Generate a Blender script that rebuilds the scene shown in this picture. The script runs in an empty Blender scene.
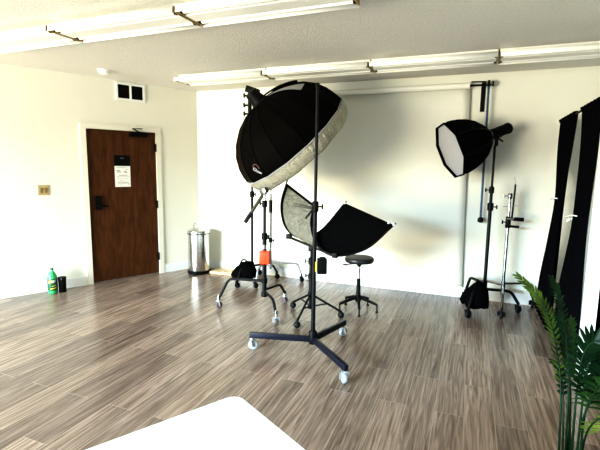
import bpy, bmesh, math, random
from mathutils import Vector, Matrix, Quaternion
random.seed(7)
V = Vector
PI = math.pi
col = bpy.context.scene.collection

# ------------------------------------------------------------------ materials
def new_mat(name):
    m = bpy.data.materials.new(name); m.use_nodes = True
    return m, m.node_tree.nodes, m.node_tree.links, m.node_tree.nodes['Principled BSDF']

def mat(name, c, rough=.5, metal=0., spec=.5, var=.06, scale=30., bump=0., bscale=60., sheen=0., trans=0., emis=None):
    """procedural: a noise modulated colour with an optional noise bump"""
    m, N, L, b = new_mat(name)
    tc = N.new('ShaderNodeTexCoord')
    nz = N.new('ShaderNodeTexNoise'); nz.inputs['Scale'].default_value = scale; nz.inputs['Detail'].default_value = 3
    L.new(tc.outputs['Object'], nz.inputs['Vector'])
    r = N.new('ShaderNodeValToRGB')
    r.color_ramp.elements[0].position = .3; r.color_ramp.elements[1].position = .7
    r.color_ramp.elements[0].color = tuple(max(0, x*(1-var)) for x in c[:3])+(1,)
    r.color_ramp.elements[1].color = tuple(min(1, x*(1+var)) for x in c[:3])+(1,)
    L.new(nz.outputs['Fac'], r.inputs['Fac']); L.new(r.outputs['Color'], b.inputs['Base Color'])
    b.inputs['Roughness'].default_value = rough; b.inputs['Metallic'].default_value = metal
    b.inputs['Specular IOR Level'].default_value = spec
    if sheen: b.inputs['Sheen Weight'].default_value = sheen
    if trans: b.inputs['Transmission Weight'].default_value = trans
    if emis:
        b.inputs['Emission Color'].default_value = (*emis[0], 1); b.inputs['Emission Strength'].default_value = emis[1]
    if bump:
        n2 = N.new('ShaderNodeTexNoise'); n2.inputs['Scale'].default_value = bscale; n2.inputs['Detail'].default_value = 4
        L.new(tc.outputs['Object'], n2.inputs['Vector'])
        bp = N.new('ShaderNodeBump'); bp.inputs['Strength'].default_value = bump; bp.inputs['Distance'].default_value = .01
        L.new(n2.outputs['Fac'], bp.inputs['Height']); L.new(bp.outputs['Normal'], b.inputs['Normal'])
    return m

def floor_mat():
    m, N, L, b = new_mat('vinyl_planks')
    tc = N.new('ShaderNodeTexCoord')
    sx = N.new('ShaderNodeSeparateXYZ'); L.new(tc.outputs['Object'], sx.inputs[0])
    cx = N.new('ShaderNodeCombineXYZ'); L.new(sx.outputs['Y'], cx.inputs['X']); L.new(sx.outputs['X'], cx.inputs['Y'])
    br = N.new('ShaderNodeTexBrick'); L.new(cx.outputs[0], br.inputs['Vector'])
    br.inputs['Scale'].default_value = 1; br.inputs['Brick Width'].default_value = 1.22; br.inputs['Row Height'].default_value = .182
    br.inputs['Mortar Size'].default_value = .0018; br.inputs['Mortar Smooth'].default_value = .3; br.inputs['Bias'].default_value = 0
    br.offset = .37; br.offset_frequency = 2
    br.inputs['Color1'].default_value = (0,0,0,1); br.inputs['Color2'].default_value = (1,1,1,1); br.inputs['Mortar'].default_value = (.5,.5,.5,1)
    # every plank shifts the grain
    mul = N.new('ShaderNodeVectorMath'); mul.operation = 'MULTIPLY_ADD'
    L.new(br.outputs['Color'], mul.inputs[0]); mul.inputs[1].default_value = (7.3, 5.1, 3.7); 
    st = N.new('ShaderNodeVectorMath'); st.operation = 'MULTIPLY'; L.new(cx.outputs[0], st.inputs[0]); st.inputs[1].default_value = (.85, 16, 1)
    L.new(st.outputs[0], mul.inputs[2])
    g1 = N.new('ShaderNodeTexNoise'); g1.inputs['Scale'].default_value = 1.6; g1.inputs['Detail'].default_value = 7; g1.inputs['Roughness'].default_value = .62; g1.inputs['Distortion'].default_value = 1.9
    L.new(mul.outputs[0], g1.inputs['Vector'])
    st2 = N.new('ShaderNodeVectorMath'); st2.operation = 'MULTIPLY'; L.new(cx.outputs[0], st2.inputs[0]); st2.inputs[1].default_value = (2.2, 62, 1)
    g2 = N.new('ShaderNodeTexNoise'); g2.inputs['Scale'].default_value = 1.; g2.inputs['Detail'].default_value = 3
    L.new(st2.outputs[0], g2.inputs['Vector'])
    r1 = N.new('ShaderNodeValToRGB')
    e = r1.color_ramp.elements
    e[0].position = .28; e[0].color = (0.139,0.101,0.078,1); e[1].position = .74; e[1].color = (0.480,0.381,0.328,1)
    x = e.new(.45); x.color = (0.250,0.191,0.158,1)
    x = e.new(.57); x.color = (0.357,0.279,0.238,1)
    L.new(g1.outputs['Fac'], r1.inputs['Fac'])
    mx = N.new('ShaderNodeMix'); mx.data_type = 'RGBA'; mx.blend_type = 'MULTIPLY'; mx.inputs['Factor'].default_value = .55
    r2 = N.new('ShaderNodeValToRGB'); r2.color_ramp.elements[0].position = .35; r2.color_ramp.elements[0].color = (.50,.47,.45,1); r2.color_ramp.elements[1].position = .62; r2.color_ramp.elements[1].color = (1.12,1.12,1.12,1)
    L.new(g2.outputs['Fac'], r2.inputs['Fac']); L.new(r1.outputs['Color'], mx.inputs['A']); L.new(r2.outputs['Color'], mx.inputs['B'])
    # per plank tone
    r3 = N.new('ShaderNodeValToRGB'); r3.color_ramp.elements[0].color = (.74,.73,.72,1); r3.color_ramp.elements[1].color = (1.2,1.18,1.15,1)
    L.new(br.outputs['Color'], r3.inputs['Fac'])
    mx2 = N.new('ShaderNodeMix'); mx2.data_type = 'RGBA'; mx2.blend_type = 'MULTIPLY'; mx2.inputs['Factor'].default_value = 1
    L.new(mx.outputs['Result'], mx2.inputs['A']); L.new(r3.outputs['Color'], mx2.inputs['B'])
    mx3 = N.new('ShaderNodeMix'); mx3.data_type = 'RGBA'; L.new(br.outputs['Fac'], mx3.inputs['Factor'])
    L.new(mx2.outputs['Result'], mx3.inputs['A']); mx3.inputs['B'].default_value = (.42,.36,.29,1)
    L.new(mx3.outputs['Result'], b.inputs['Base Color'])
    b.inputs['Roughness'].default_value = FLOOR_ROUGH; b.inputs['Specular IOR Level'].default_value = .55
    bp = N.new('ShaderNodeBump'); bp.inputs['Strength'].default_value = .12; bp.inputs['Distance'].default_value = .004
    L.new(g2.outputs['Fac'], bp.inputs['Height']); L.new(bp.outputs['Normal'], b.inputs['Normal'])
    return m

def door_mat():
    m, N, L, b = new_mat('walnut_door')
    tc = N.new('ShaderNodeTexCoord')
    st = N.new('ShaderNodeVectorMath'); st.operation = 'MULTIPLY'; L.new(tc.outputs['Object'], st.inputs[0]); st.inputs[1].default_value = (9, 9, 1.6)
    nz = N.new('ShaderNodeTexNoise'); nz.inputs['Scale'].default_value = 2.2; nz.inputs['Detail'].default_value = 6; nz.inputs['Distortion'].default_value = .8
    L.new(st.outputs[0], nz.inputs['Vector'])
    r = N.new('ShaderNodeValToRGB'); r.color_ramp.elements[0].position = .3; r.color_ramp.elements[0].color = (.050,.017,.0045,1)
    r.color_ramp.elements[1].position = .72; r.color_ramp.elements[1].color = (.110,.041,.012,1)
    L.new(nz.outputs['Fac'], r.inputs['Fac']); L.new(r.outputs['Color'], b.inputs['Base Color'])
    b.inputs['Roughness'].default_value = .55; b.inputs['Specular IOR Level'].default_value = .25
    return m

def wrinkle_mat(name, c, sc):
    m = mat(name, c, rough=.55, var=.10, scale=14, bump=0)
    N, L = m.node_tree.nodes, m.node_tree.links; b = N['Principled BSDF']
    tc = N.new('ShaderNodeTexCoord')
    w = N.new('ShaderNodeTexNoise'); w.inputs['Scale'].default_value = sc; w.inputs['Detail'].default_value = 3; w.inputs['Distortion'].default_value = 1.5
    L.new(tc.outputs['Object'], w.inputs['Vector'])
    bp = N.new('ShaderNodeBump'); bp.inputs['Strength'].default_value = .9; bp.inputs['Distance'].default_value = .03
    L.new(w.outputs['Fac'], bp.inputs['Height']); L.new(bp.outputs['Normal'], b.inputs['Normal'])
    return m

FLOOR_ROUGH = .24
WALLM = mat('wall_paint', (.80,.795,.72), rough=.42, spec=.42, var=.012, scale=3, bump=.10, bscale=55)
CEILM = mat('ceiling_texture', (.72,.705,.67), rough=.85, var=.05, scale=45, bump=.6, bscale=70)
TRIMM = mat('white_trim', (.84,.86,.86), rough=.35, var=.01)
FLOORM = floor_mat()
DOORM = door_mat()
BLACK = mat('black_paint', (.005,.005,.006), rough=.5, spec=.18)
BLACKM = mat('black_satin_metal', (.006,.007,.010), rough=.42, spec=.22)
NAVY = mat('dark_blue_black_steel', (.008,.010,.022), rough=.4, spec=.3)
RUBBER = mat('black_rubber', (.012,.012,.012), rough=.6, spec=.3)
FABRIC = mat('black_nylon', (.003,.003,.0035), rough=.8, spec=.05, bump=.15, bscale=40)
UMBF = mat('umbrella_fabric', (.0035,.003,.0028), rough=.7, spec=.06)
UMBG = mat('umbrella_brown_gore', (.010,.006,.0035), rough=.7, spec=.07)
CURT = mat('black_velvet', (.0045,.0045,.006), rough=.95, spec=.03)
SILVER = wrinkle_mat('silver_grey_cloth', (.17,.163,.13), 16)
LIPM = wrinkle_mat('white_stretch_cloth', (.76,.73,.62), 26)
DIFF = mat('white_diffuser_cloth', (.42,.42,.45), rough=.8, var=.02, scale=12)
GREYW = mat('pale_grey_cloth', (.36,.36,.37), rough=.7)
CHROME = mat('chrome', (.42,.43,.45), rough=.2, metal=1, var=.03)
DKCH = mat('dark_chrome', (.13,.135,.14), rough=.25, metal=.9)
STEEL = mat('brushed_steel', (.66,.66,.64), rough=.22, metal=1, var=.05)
GOLD = mat('tan_metal', (.36,.27,.12), rough=.5, metal=.35, var=.15)
LAMPW = mat('white_enamel', (.90,.90,.86), rough=.4, var=.01)
TUBEW = mat('fluorescent_glass', (.95,.95,.93), rough=.25, var=.01)
PAPERM = mat('seamless_paper', (.84,.835,.765), rough=.6, spec=.25, var=.015, scale=2.5)
WHITEP = mat('white_plastic', (.93,.93,.93), rough=.4, var=.01)
BEIGEP = mat('beige_plastic', (.46,.37,.20), rough=.45, var=.05)
NOTE = mat('white_paper', (.85,.85,.82), rough=.8, var=.02)
INK = mat('grey_ink', (.22,.22,.22), rough=.8)
ORANGE = mat('orange_plastic', (.90,.065,.008), rough=.5, var=.05)
ORANGED = mat('orange_strap', (.62,.055,.01), rough=.6, var=.05)
YELLOW = mat('yellow_sticker', (.85,.68,.05), rough=.5)
BLUE = mat('blue_plastic', (.028,.105,.23), rough=.4, var=.2, scale=80)
WOODP = mat('pale_pine', (.66,.50,.32), rough=.6, var=.15, scale=12)
GREENB = mat('green_bottle', (.05,.42,.16), rough=.12, var=.1, spec=.7)
GREENL = mat('dark_green_label', (.006,.085,.045), rough=.4, var=.3, scale=40)
LEAF = mat('palm_leaf', (.016,.048,.010), rough=.4, var=.5, scale=9, spec=.2)
LEAFO = mat('palm_leaf_olive', (.055,.085,.014), rough=.4, var=.6, scale=9, spec=.2)
LEAFD = mat('palm_leaf_dark', (.007,.026,.009), rough=.4, var=.5, scale=9, spec=.2)
LEAFY = mat('palm_leaf_young', (.15,.22,.035), rough=.4, var=.4, scale=14, spec=.4)
STEMM = mat('palm_stem', (.006,.028,.012), rough=.5, var=.4, scale=12, spec=.15)
POTM = mat('dark_pot', (.03,.03,.03), rough=.5)
SOIL = mat('potting_soil', (.03,.02,.012), rough=.95, bump=.8)
REDR = mat('red_ring', (.5,.02,.02), rough=.5)
LOGOR = mat('rose_ink', (.32,.16,.13), rough=.6)
LOGOW = mat('pale_ink', (.62,.62,.66), rough=.6)
GREYM = mat('grey_metal', (.35,.35,.36), rough=.4, metal=.6)

# ------------------------------------------------------------------ mesh tools (world coordinates)
class MB:
    def __init__(s): s.bm = bmesh.new()
    def box(s, c, size, rot=None, bev=0):
        M = Matrix.Translation(V(c)) @ ((rot.to_4x4() if rot else Matrix())) @ Matrix.Diagonal((*size, 1))
        r = bmesh.ops.create_cube(s.bm, size=1, matrix=M)
        if bev:
            es = list({e for v in r['verts'] for e in v.link_edges})
            bmesh.ops.bevel(s.bm, geom=es, offset=bev, segments=2, affect='EDGES', profile=.6)
        return s
    def bar(s, a, b, w, h, up=(0,0,1), bev=0):
        a, b = V(a), V(b); x = (b-a); ln = x.length; x.normalize()
        y = V(up).cross(x); y.normalize(); z = x.cross(y)
        R = Matrix((x, y, z)).transposed()
        return s.box((a+b)/2, (ln, w, h), R, bev)
    def ring_surface(s, rings, cap0=True, cap1=True, closed=True):
        vr = [[s.bm.verts.new(p) for p in r] for r in rings]
        n = len(rings[0])
        for i in range(len(vr)-1):
            for j in range(n if closed else n-1):
                k = (j+1) % n
                try: s.bm.faces.new((vr[i][j], vr[i][k], vr[i+1][k], vr[i+1][j]))
                except ValueError: pass
        if closed and cap0 and n > 2: s.bm.faces.new(list(reversed(vr[0])))
        if closed and cap1 and n > 2: s.bm.faces.new(vr[-1])
        return s
    def tube(s, pts, r, n=10, cap=True):
        pts = [V(p) for p in pts]
        rs = r if isinstance(r, (list, tuple)) else [r]*len(pts)
        rings = []; prev = None
        for i, p in enumerate(pts):
            t = (pts[min(i+1, len(pts)-1)] - pts[max(i-1, 0)]).normalized()
            if prev is None:
                u = t.orthogonal().normalized()
            else:
                u = (prev - t*prev.dot(t)); u.normalize()
            prev = u; w = t.cross(u)
            rings.append([p + (u*math.cos(2*PI*k/n) + w*math.sin(2*PI*k/n))*rs[i] for k in range(n)])
        return s.ring_surface(rings, cap, cap)
    def cyl(s, a, b, r0, r1=None, n=16):
        return s.tube([a, b], [r0, r0 if r1 is None else r1], n)
    def lathe(s, base, prof, axis=(0,0,1), n=24, cap=True):
        """prof: list of (r, h)"""
        ax = V(axis).normalized(); u = ax.orthogonal().normalized(); w = ax.cross(u); b = V(base)
        rings = [[b + ax*h + (u*math.cos(2*PI*k/n) + w*math.sin(2*PI*k/n))*max(r, 1e-4) for k in range(n)] for r, h in prof]
        return s.ring_surface(rings, cap, cap)
    def prism(s, poly, off):
        """poly: list of points, off: extrusion vector"""
        off = V(off)
        return s.ring_surface([[V(p) for p in poly], [V(p)+off for p in poly]])
    def sphere(s, c, r, n=12, sc=(1,1,1)):
        M = Matrix.Translation(V(c)) @ Matrix.Diagonal((*sc, 1))
        bmesh.ops.create_uvsphere(s.bm, u_segments=n, v_segments=max(6, n//2+2), radius=r, matrix=M); return s
    def quad(s, *p):
        s.bm.faces.new([s.bm.verts.new(V(q)) for q in p]); return s
    def grid(s, rows):
        return s.ring_surface([[V(p) for p in r] for r in rows], False, False, closed=False)

def obj(name, mb, m, parent=None, smooth=40, label=None, solid=0):
    me = bpy.data.meshes.new(name)
    bmesh.ops.recalc_face_normals(mb.bm, faces=mb.bm.faces[:])
    o = bpy.data.objects.new(name, me); col.objects.link(o)
    off = V((0,0,0))
    if parent is not None:
        q = parent
        while q is not None: off += q.location; q = q.parent
        o.parent = parent
    else:                                   # origin at the middle of the base
        xs = [v.co for v in mb.bm.verts]
        off = V(((min(v.x for v in xs)+max(v.x for v in xs))/2, (min(v.y for v in xs)+max(v.y for v in xs))/2, min(v.z for v in xs)))
        o.location = off
    bmesh.ops.translate(mb.bm, verts=mb.bm.verts[:], vec=-off)
    mb.bm.to_mesh(me); mb.bm.free()
    me.materials.append(m)
    if smooth:
        for p in me.polygons: p.use_smooth = True
        try: me.set_sharp_from_angle(angle=math.radians(smooth))
        except Exception: pass
    if solid:
        md = o.modifiers.new('thickness', 'SOLIDIFY'); md.thickness = solid; md.offset = 0
    if label: o['label'] = label
    return o

def thing(name, label, cat, loc, group=None):
    o = bpy.data.objects.new(name, None); o.empty_display_size = .1; col.objects.link(o)
    o.location = loc; o['label'] = label; o['category'] = cat
    if group: o['group'] = group
    return o
def tag(o, label, cat, group=None):
    o['label'] = label; o['category'] = cat
    if group: o['group'] = group
    return o
def struct(name, mb, m, parent=None, smooth=0):
    o = obj(name, mb, m, parent, smooth)
    if parent is None: o['kind'] = 'structure'
    return o
def dup(root, loc, label=None):
    r = root.copy(); col.objects.link(r); r.location = loc
    if label: r['label'] = label
    for ch in list(root.children):
        c = ch.copy(); col.objects.link(c); c.parent = r
        for g in list(ch.children):
            d = g.copy(); col.objects.link(d); d.parent = c
    return r
def spline(P, n=8):
    """Catmull-Rom through the points"""
    P = [V(p) for p in P]; Q = [P[0]*2-P[1]] + P + [P[-1]*2-P[-2]]; out = []
    for i in range(1, len(Q)-2):
        for k in range(n):
            t = k/n; a, b, c, d = Q[i-1], Q[i], Q[i+1], Q[i+2]
            out.append(.5*((2*b) + (c-a)*t + (2*a-5*b+4*c-d)*t*t + (3*b-a-3*c+d)*t**3))
    out.append(P[-1]); return out

# ------------------------------------------------------------------ the room
H = 2.68
ANG = 1.1144
D = V((-math.cos(ANG), -math.sin(ANG), 0))          # along the left wall, away from the corner
NL = V((-D.y, D.x, 0))                              # left wall normal, into the room
YR, XR = -9.6, 6.4
LL = YR/D.y
def LW(s, z, out=0.): return D*s + NL*out + V((0,0,z))

struct('floor', MB().prism([(0,0.1,0), D*LL+V((-.1,0,0)), (XR+.1,YR,0), (XR+.1,.1,0)], (0,0,-.1)), FLOORM)
struct('ceiling', MB().prism([(-.1,0.1,H), D*LL+V((-.2,0,H)), (XR+.1,YR,H), (XR+.1,.1,H)], (0,0,.1)), CEILM)
struct('wall_back', MB().box((XR/2, .05, H/2), (XR+.2, .1, H)), WALLM)
wl = MB()                                            # left wall with the doorway cut out
S0, S1, DH = .663, 1.578, 2.03
for s0, s1, z0, z1 in ((-.05, S0-.01, 0, H), (S1+.01, LL, 0, H), (S0-.01, S1+.01, DH+.01, H)):
    wl.prism([LW(s0, z0), LW(s1, z0), LW(s1, z1), LW(s0, z1)], -NL*.12)
wl.prism([LW(S0-.01, 0, -.09), LW(S1+.01, 0, -.09), LW(S1+.01, DH+.01, -.09), LW(S0-.01, DH+.01, -.09)], -NL*.03)
struct('wall_left', wl, WALLM)
struct('wall_right', MB().box((XR+.05, YR/2, H/2), (.1, -YR, H)), WALLM)
bb = MB()
bb.box((XR/2+.03, -.007, .06), (XR, .014, .12)); bb.box((XR/2+.03, -.005, .125), (XR, .01, .012))
struct('baseboard_back', bb, TRIMM)
bb = MB()
for s0, s1 in ((0.0, S0-.075), (S1+.075, LL)):
    bb.prism([LW(s0, 0), LW(s1, 0), LW(s1, .12), LW(s0, .12)], NL*.014)
struct('baseboard_left', bb, TRIMM)
tr = MB()                                            # door casing
for s0, s1, z0, z1 in ((S0-.07, S0, 0, DH+.07), (S1, S1+.07, 0, DH+.07), (S0, S1, DH, DH+.07)):
    tr.prism([LW(s0, z0), LW(s1, z0), LW(s1, z1), LW(s0, z1)], NL*.02)
struct('trim_1', tr, mat('cream_casing', (.80,.79,.70), rough=.4, var=.01))
# the door leaf
def lbox(mb, s0, s1, z0, z1, o0, o1):
    return mb.prism([LW(s0, z0, o0), LW(s1, z0, o0), LW(s1, z1, o0), LW(s0, z1, o0)], NL*(o1-o0))
dr = obj('door_1', lbox(MB(), S0+.004, S1-.004, .012, DH-.004, -.05, -.008), DOORM, None, 0)
dr['kind'] = 'structure'
hp = obj('lock_plate', lbox(MB(), 1.432, 1.505, .985, 1.165, -.008, .02), BLACK, dr)
hl = MB(); hl.cyl(LW(1.465, 1.035, .02), LW(1.465, 1.035, .065), .014); hl.bar(LW(1.475, 1.035, .06), LW(1.36, 1.035, .06), .016, .02, bev=.004)
obj('lever_handle', hl, BLACK, hp)
for z in (1.82, 1.02, .26):
    h = MB(); h.cyl(LW(S0+.002, z-.055, .012), LW(S0+.002, z+.055, .012), .011); lbox(h, S0-.02, S0+.02, z-.05, z+.05, -.006, .006)
    obj('hinge', h, BLACK, dr)
cl = MB(); lbox(cl, .80, 1.03, 1.955, 2.015, -.008, .055)
co = obj('door_closer', cl, BLACK, dr)
ca = MB(); ca.bar(LW(.90, 2.02, .03), LW(1.03, 2.055, .14), .02, .010); ca.bar(LW(1.03, 2.055, .14), LW(.86, 2.07, .02), .02, .010); ca.cyl(LW(.9, 2.01, .03), LW(.9, 2.03, .03), .016)
obj('closer_arm', ca, BLACK, co)
pq = obj('door_sign', lbox(MB(), 1.035, 1.24, 1.562, 1.704, -.008, -.001), BLACK, None, 0)
tag(pq, 'small black rectangular plaque on the brown door above the white notice', 'sign')
mk = MB(); lbox(mk, 1.115, 1.16, 1.66, 1.668, -.001, .0002); obj('faint_mark', mk, GREYM, pq, 0)
pn = obj('paper_notice', lbox(MB(), 1.030, 1.237, 1.278, 1.560, -.008, -.005), NOTE, None, 0)
tag(pn, 'white printed paper notice taped to brown door below black plaque', 'notice')
ink = MB()
def il(a, b, z, h): lbox(ink, 1.237-b*.207, 1.237-a*.207, 1.56-z*.282-h*.282, 1.56-z*.282, -.005, -.0045)
for a, b, z, h in ((.1,.75,.07,.012),(.72,.80,.14,.035),(.12,.32,.2,.03),(.15,.4,.25,.015),(.12,.42,.29,.015),(.58,.75,.25,.03),(.6,.82,.3,.02),(.25,.8,.43,.022),(.12,.25,.5,.012),(.3,.9,.5,.008),(.15,.3,.57,.012),(.35,.85,.6,.008),(.3,.5,.68,.014),(.15,.85,.77,.018),(.15,.9,.82,.012),(.12,.2,.9,.012),(.3,.45,.9,.012),(.82,.9,.86,.02)):
    il(a, b, z, h)
obj('printed_lines', ink, INK, pn, 0)

# vent, switch, smoke detector
ve = thing('air_vent', 'white framed wall air vent with two black grilles above the door', 'vent', LW(.995, 2.42))
f_ = MB(); c0, c1, z0, z1 = .80, 1.187, 2.425, 2.655
for s0, s1, a, b in ((c0, c1, z0, z0+.028), (c0, c1, z1-.028, z1), (c0, c0+.028, z0+.028, z1-.028), (c1-.028, c1, z0+.028, z1-.028), (.98, 1.007, z0+.028, z1-.028)):
    lbox(f_, s0, s1, a, b, 0.001, .018)
obj('frame', f_, TRIMM, ve, 0)
for s0, s1 in ((c0+.028, .98), (1.007, c1-.028)):
    g = MB(); lbox(g, s0, s1, z0+.028, z1-.028, .001, .004)
    for k in range(7):
        z = z0+.04+k*.0255
        g.prism([LW(s0, z, .004), LW(s1, z, .004), LW(s1, z+.012, .013), LW(s0, z+.012, .013)], V((0,0,.003)))
    obj('grille', g, BLACK, ve, 0)
sw = thing('light_switch', 'beige double wall switch plate left of the door', 'switch', LW(2.085, 1.195))
obj('plate', lbox(MB(), 2.027, 2.143, 1.197, 1.318, .001, .008), BEIGEP, sw, 0)
for s in (2.062, 2.108):
    t = MB(); lbox(t, s-.012, s+.012, 1.225, 1.285, .008, .011); lbox(t, s-.006, s+.006, 1.26, 1.275, .011, .022)
    obj('toggle', t, mat('tan_plastic', (.24,.16,.06), rough=.5), sw, 0)
sm = thing('smoke_detector', 'round white smoke detector on the ceiling above the vent', 'smoke detector', (-.211, -1.54, H-.05))
obj('base', MB().lathe((-.211,-1.54,H-.001), [(.075,0),(.075,-.012),(.070,-.016)]), WHITEP, sm)
obj('cover', MB().lathe((-.211,-1.54,H-.016), [(.060,0),(.062,-.015),(.05,-.030),(.02,-.036),(.001,-.036)]), LAMPW, sm)

# ------------------------------------------------------------------ fluorescent strip rows
def make_strip(x, y, label, group):
    t = thing('fluorescent_fixture', label, 'ceiling light', (x, y, 2.58), group)
    L = 1.185
    b = MB(); b.box((x+L/2, y, 2.638), (L, .12, .084))
    obj('housing', b, LAMPW, t, 0)
    r = MB()
    prof = [(-.166, 2.588), (-.160, 2.635), (-.062, 2.646), (.062, 2.646), (.160, 2.635), (.166, 2.588)]
    r.grid([[(x+.004, y+a, z) for a, z in prof], [(x+L-.004, y+a, z) for a, z in prof]])
    obj('reflector', r, LAMPW, t, 30, solid=.004)
    for s in (-.108, .108):
        obj('lamp_tube', MB().cyl((x+.03, y+s, 2.612), (x+L-.03, y+s, 2.612), .019, n=12), TUBEW, t)
    for k, xx in enumerate((x+.006, x+L-.006)):
        e = MB(); e.box((xx, y, 2.612), (.012, .31, .034))
        ep = obj('end_plate', e, GOLD, t, 0)
        for s in (-.108, .108):
            h = MB(); h.box((xx+(.013 if k == 0 else -.013), y+s, 2.612), (.014, .026, .036))
            obj('lamp_holder', h, BLACK, ep, 0)
    return t
g1, g2 = 'fluorescent strips in the near ceiling row', 'fluorescent strips in the far ceiling row'
words1 = ['leftmost section, above the left wall', 'section left of its middle', 'section above the round umbrella', 'rightmost section']
f0 = make_strip(-.425, -2.87, 'white fluorescent strip in the near ceiling row, leftmost section by the left wall', g1)
dup(f0, (.775, -2.87, 2.58), 'white fluorescent strip in the near ceiling row, second section from the left wall')
dup(f0, (1.975, -2.87, 2.58), 'white fluorescent strip in the near ceiling row, third section from the left wall')
f1 = dup(f0, (.463, -.965, 2.58), 'white fluorescent strip in the far ceiling row, leftmost section near room corner'); f1['group'] = g2
for x, l in ((1.663, 'white fluorescent strip in the far ceiling row, directly above the open black umbrella'),
             (2.863, 'white fluorescent strip in the far ceiling row, between the umbrella and the white softbox'),
             (4.063, 'white fluorescent strip in the far ceiling row, rightmost section above black curtains')):
    q = dup(f0, (x, -.965, 2.58), l); q['group'] = g2

# ------------------------------------------------------------------ seamless backdrop on the back wall
bd = thing('paper_backdrop', 'white seamless paper backdrop hanging from a roller on the back wall', 'backdrop', (2.53, -.07, .13))
rl = MB(); rl.cyl((1.23, -.075, 2.535), (3.81, -.075, 2.535), .034, n=20)
obj('paper_roll', rl, PAPERM, bd)
rows = []
for z in (2.55, 2.3, 1.8, 1.2, .8, .5, .32, .2, .14):
    rows.append([(1.23+(3.815+ (.055*(1-z/2.55)) -1.23)*k/30, -.036 - .003*math.sin(k*.9+z*2) - .004*(1-z/2.5), z) for k in range(31)])
obj('paper_sheet', MB().grid(rows), PAPERM, bd, solid=.003)
obj('core_tube', MB().cyl((1.17, -.075, 2.535), (4.035, -.075, 2.535), .011), BLACKM, bd)
rb = MB(); rb.cyl((1.23, -.050, .140), (3.868, -.050, .140), .007); obj('weight_bar', rb, WHITEP, bd)
br = thing('backdrop_bracket', 'black flat wall bracket holding the right end of the backdrop roller', 'bracket', (3.955, -.03, 2.22))
b = MB(); b.box((3.957, -.006, 2.41), (.046, .008, .33)); obj('wall_plate', b, BLACK, br, 0)
b = MB(); b.bar((3.957, -.008, 2.562), (3.957, -.10, 2.562), .03, .012); b.box((3.957, -.075, 2.540), (.012, .045, .05))
b.cyl((3.82, -.032, 2.585), (3.98, -.032, 2.578), .007); obj('hook_arm', b, BLACK, br)
ch = thing('bead_chain', 'blue plastic pull chain hanging from backdrop roller with black weight', 'chain', (4.02, -.09, .97))
c = MB()
for k in range(72):
    z = 2.535 - k*.0213; x = 4.010 + .012*k/72
    c.sphere((x, -.088, z), .0165, 8, (1, 1, .62))
c.cyl((4.010, -.088, 2.545), (4.022, -.088, 1.01), .0055, n=6)
obj('beads', c, BLUE, ch)
obj('sprocket', MB().cyl((3.998, -.075, 2.545), (4.022, -.075, 2.545), .042), BLACK, ch)
obj('end_knob', MB().cyl((4.045, -.075, 2.545), (4.06, -.075, 2.545), .030), BLACK, ch)
obj('weight', MB().lathe((4.022, -.088, .955), [(.012,0),(.032,.012),(.034,.035),(.028,.055),(.010,.066)]), BLACK, ch)

# ------------------------------------------------------------------ rolling stands
WHEELG = mat('pale_grey_wheel', (.34,.38,.41), rough=.3, spec=.5)
FORKM = mat('bright_fork', (.62,.66,.70), rough=.3, metal=.6)
def caster(root, p, r=.037, fork=FORKM, yaw=0., ring=REDR, tyre=RUBBER):
    """fork and stem with the wheel as its sub-part; p = where it touches the floor"""
    x, y, _ = p; d = V((math.cos(yaw), math.sin(yaw), 0)); n = V((-d.y, d.x, 0)); ax = V((x, y, r)) 
    m = MB()
    for s in (-1, 1): m.bar(ax + n*s*.020 + V((0,0,-.010)), ax + n*s*.020 - d*.012 + V((0,0,r+.004)), .005, .040, up=n)
    m.box(ax - d*.012 + V((0,0,r+.007)), (.034, .050, .008), Matrix.Rotation(yaw, 3, 'Z'))
    m.cyl(ax - d*.012 + V((0,0,r+.008)), ax - d*.012 + V((0,0,r+.045)), .010, n=10)
    c = obj('caster', m, fork, root)
    w = MB(); w.lathe(ax - n*.015, [(r*.5,0),(r*.92,.001),(r,.006),(r,.024),(r*.92,.029),(r*.5,.030)], axis=n, n=18); obj('wheel', w, tyre, c)
    if ring:
        h = MB(); h.lathe(ax - n*.0175, [(r*.30,0),(r*.34,.001),(r*.34,.034),(r*.30,.035)], axis=n, n=14); obj('hub_cap', h, ring, c)
    return c
def ball_caster(root, p, r=.034):
    m = MB(); m.sphere((p[0], p[1], r), r, 14); m.cyl((p[0], p[1], r), (p[0], p[1], r*2.3), .010, n=8)
    return obj('caster', m, RUBBER, root)
def turtle_leg(root, c, z, tip, r, m, top=.115, shoulder=.62):
    """leg tube that runs out level from the pole, then bends down to its caster"""
    a = V((c[0], c[1], z)); t = V((tip[0], tip[1], top))
    k = a.lerp(V((tip[0], tip[1], z)), shoulder)
    k2 = a.lerp(V((tip[0], tip[1], z)), min(.98, shoulder+.16))
    P = [a, a.lerp(k, .5), k, V((k2.x, k2.y, z-.02)), t.lerp(V((k2.x,k2.y,z-.02)), .35), t]
    return obj('leg', MB().tube(spline(P, 4), r, 10), m, root)
def collar(root, x, y, z, m=BLACK, r=.026, h=.06, knob=(1,0), name='collar'):
    b = MB(); b.lathe((x, y, z), [(r*.8,0),(r,.006),(r,h-.006),(r*.8,h)], n=14)
    o = obj(name, b, m, root)
    kx, ky = knob; d = V((kx, ky, 0)).normalized(); q = V((x, y, z+h/2))
    kb = MB(); kb.cyl(q+d*r*.8, q+d*(r+.030), .006, n=8); kb.bar(q+d*(r+.032)-V((0,0,.022)), q+d*(r+.032)+V((0,0,.022)), .012, .014, up=d, bev=.003)
    obj('knob', kb, m, o)
    return o

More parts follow.
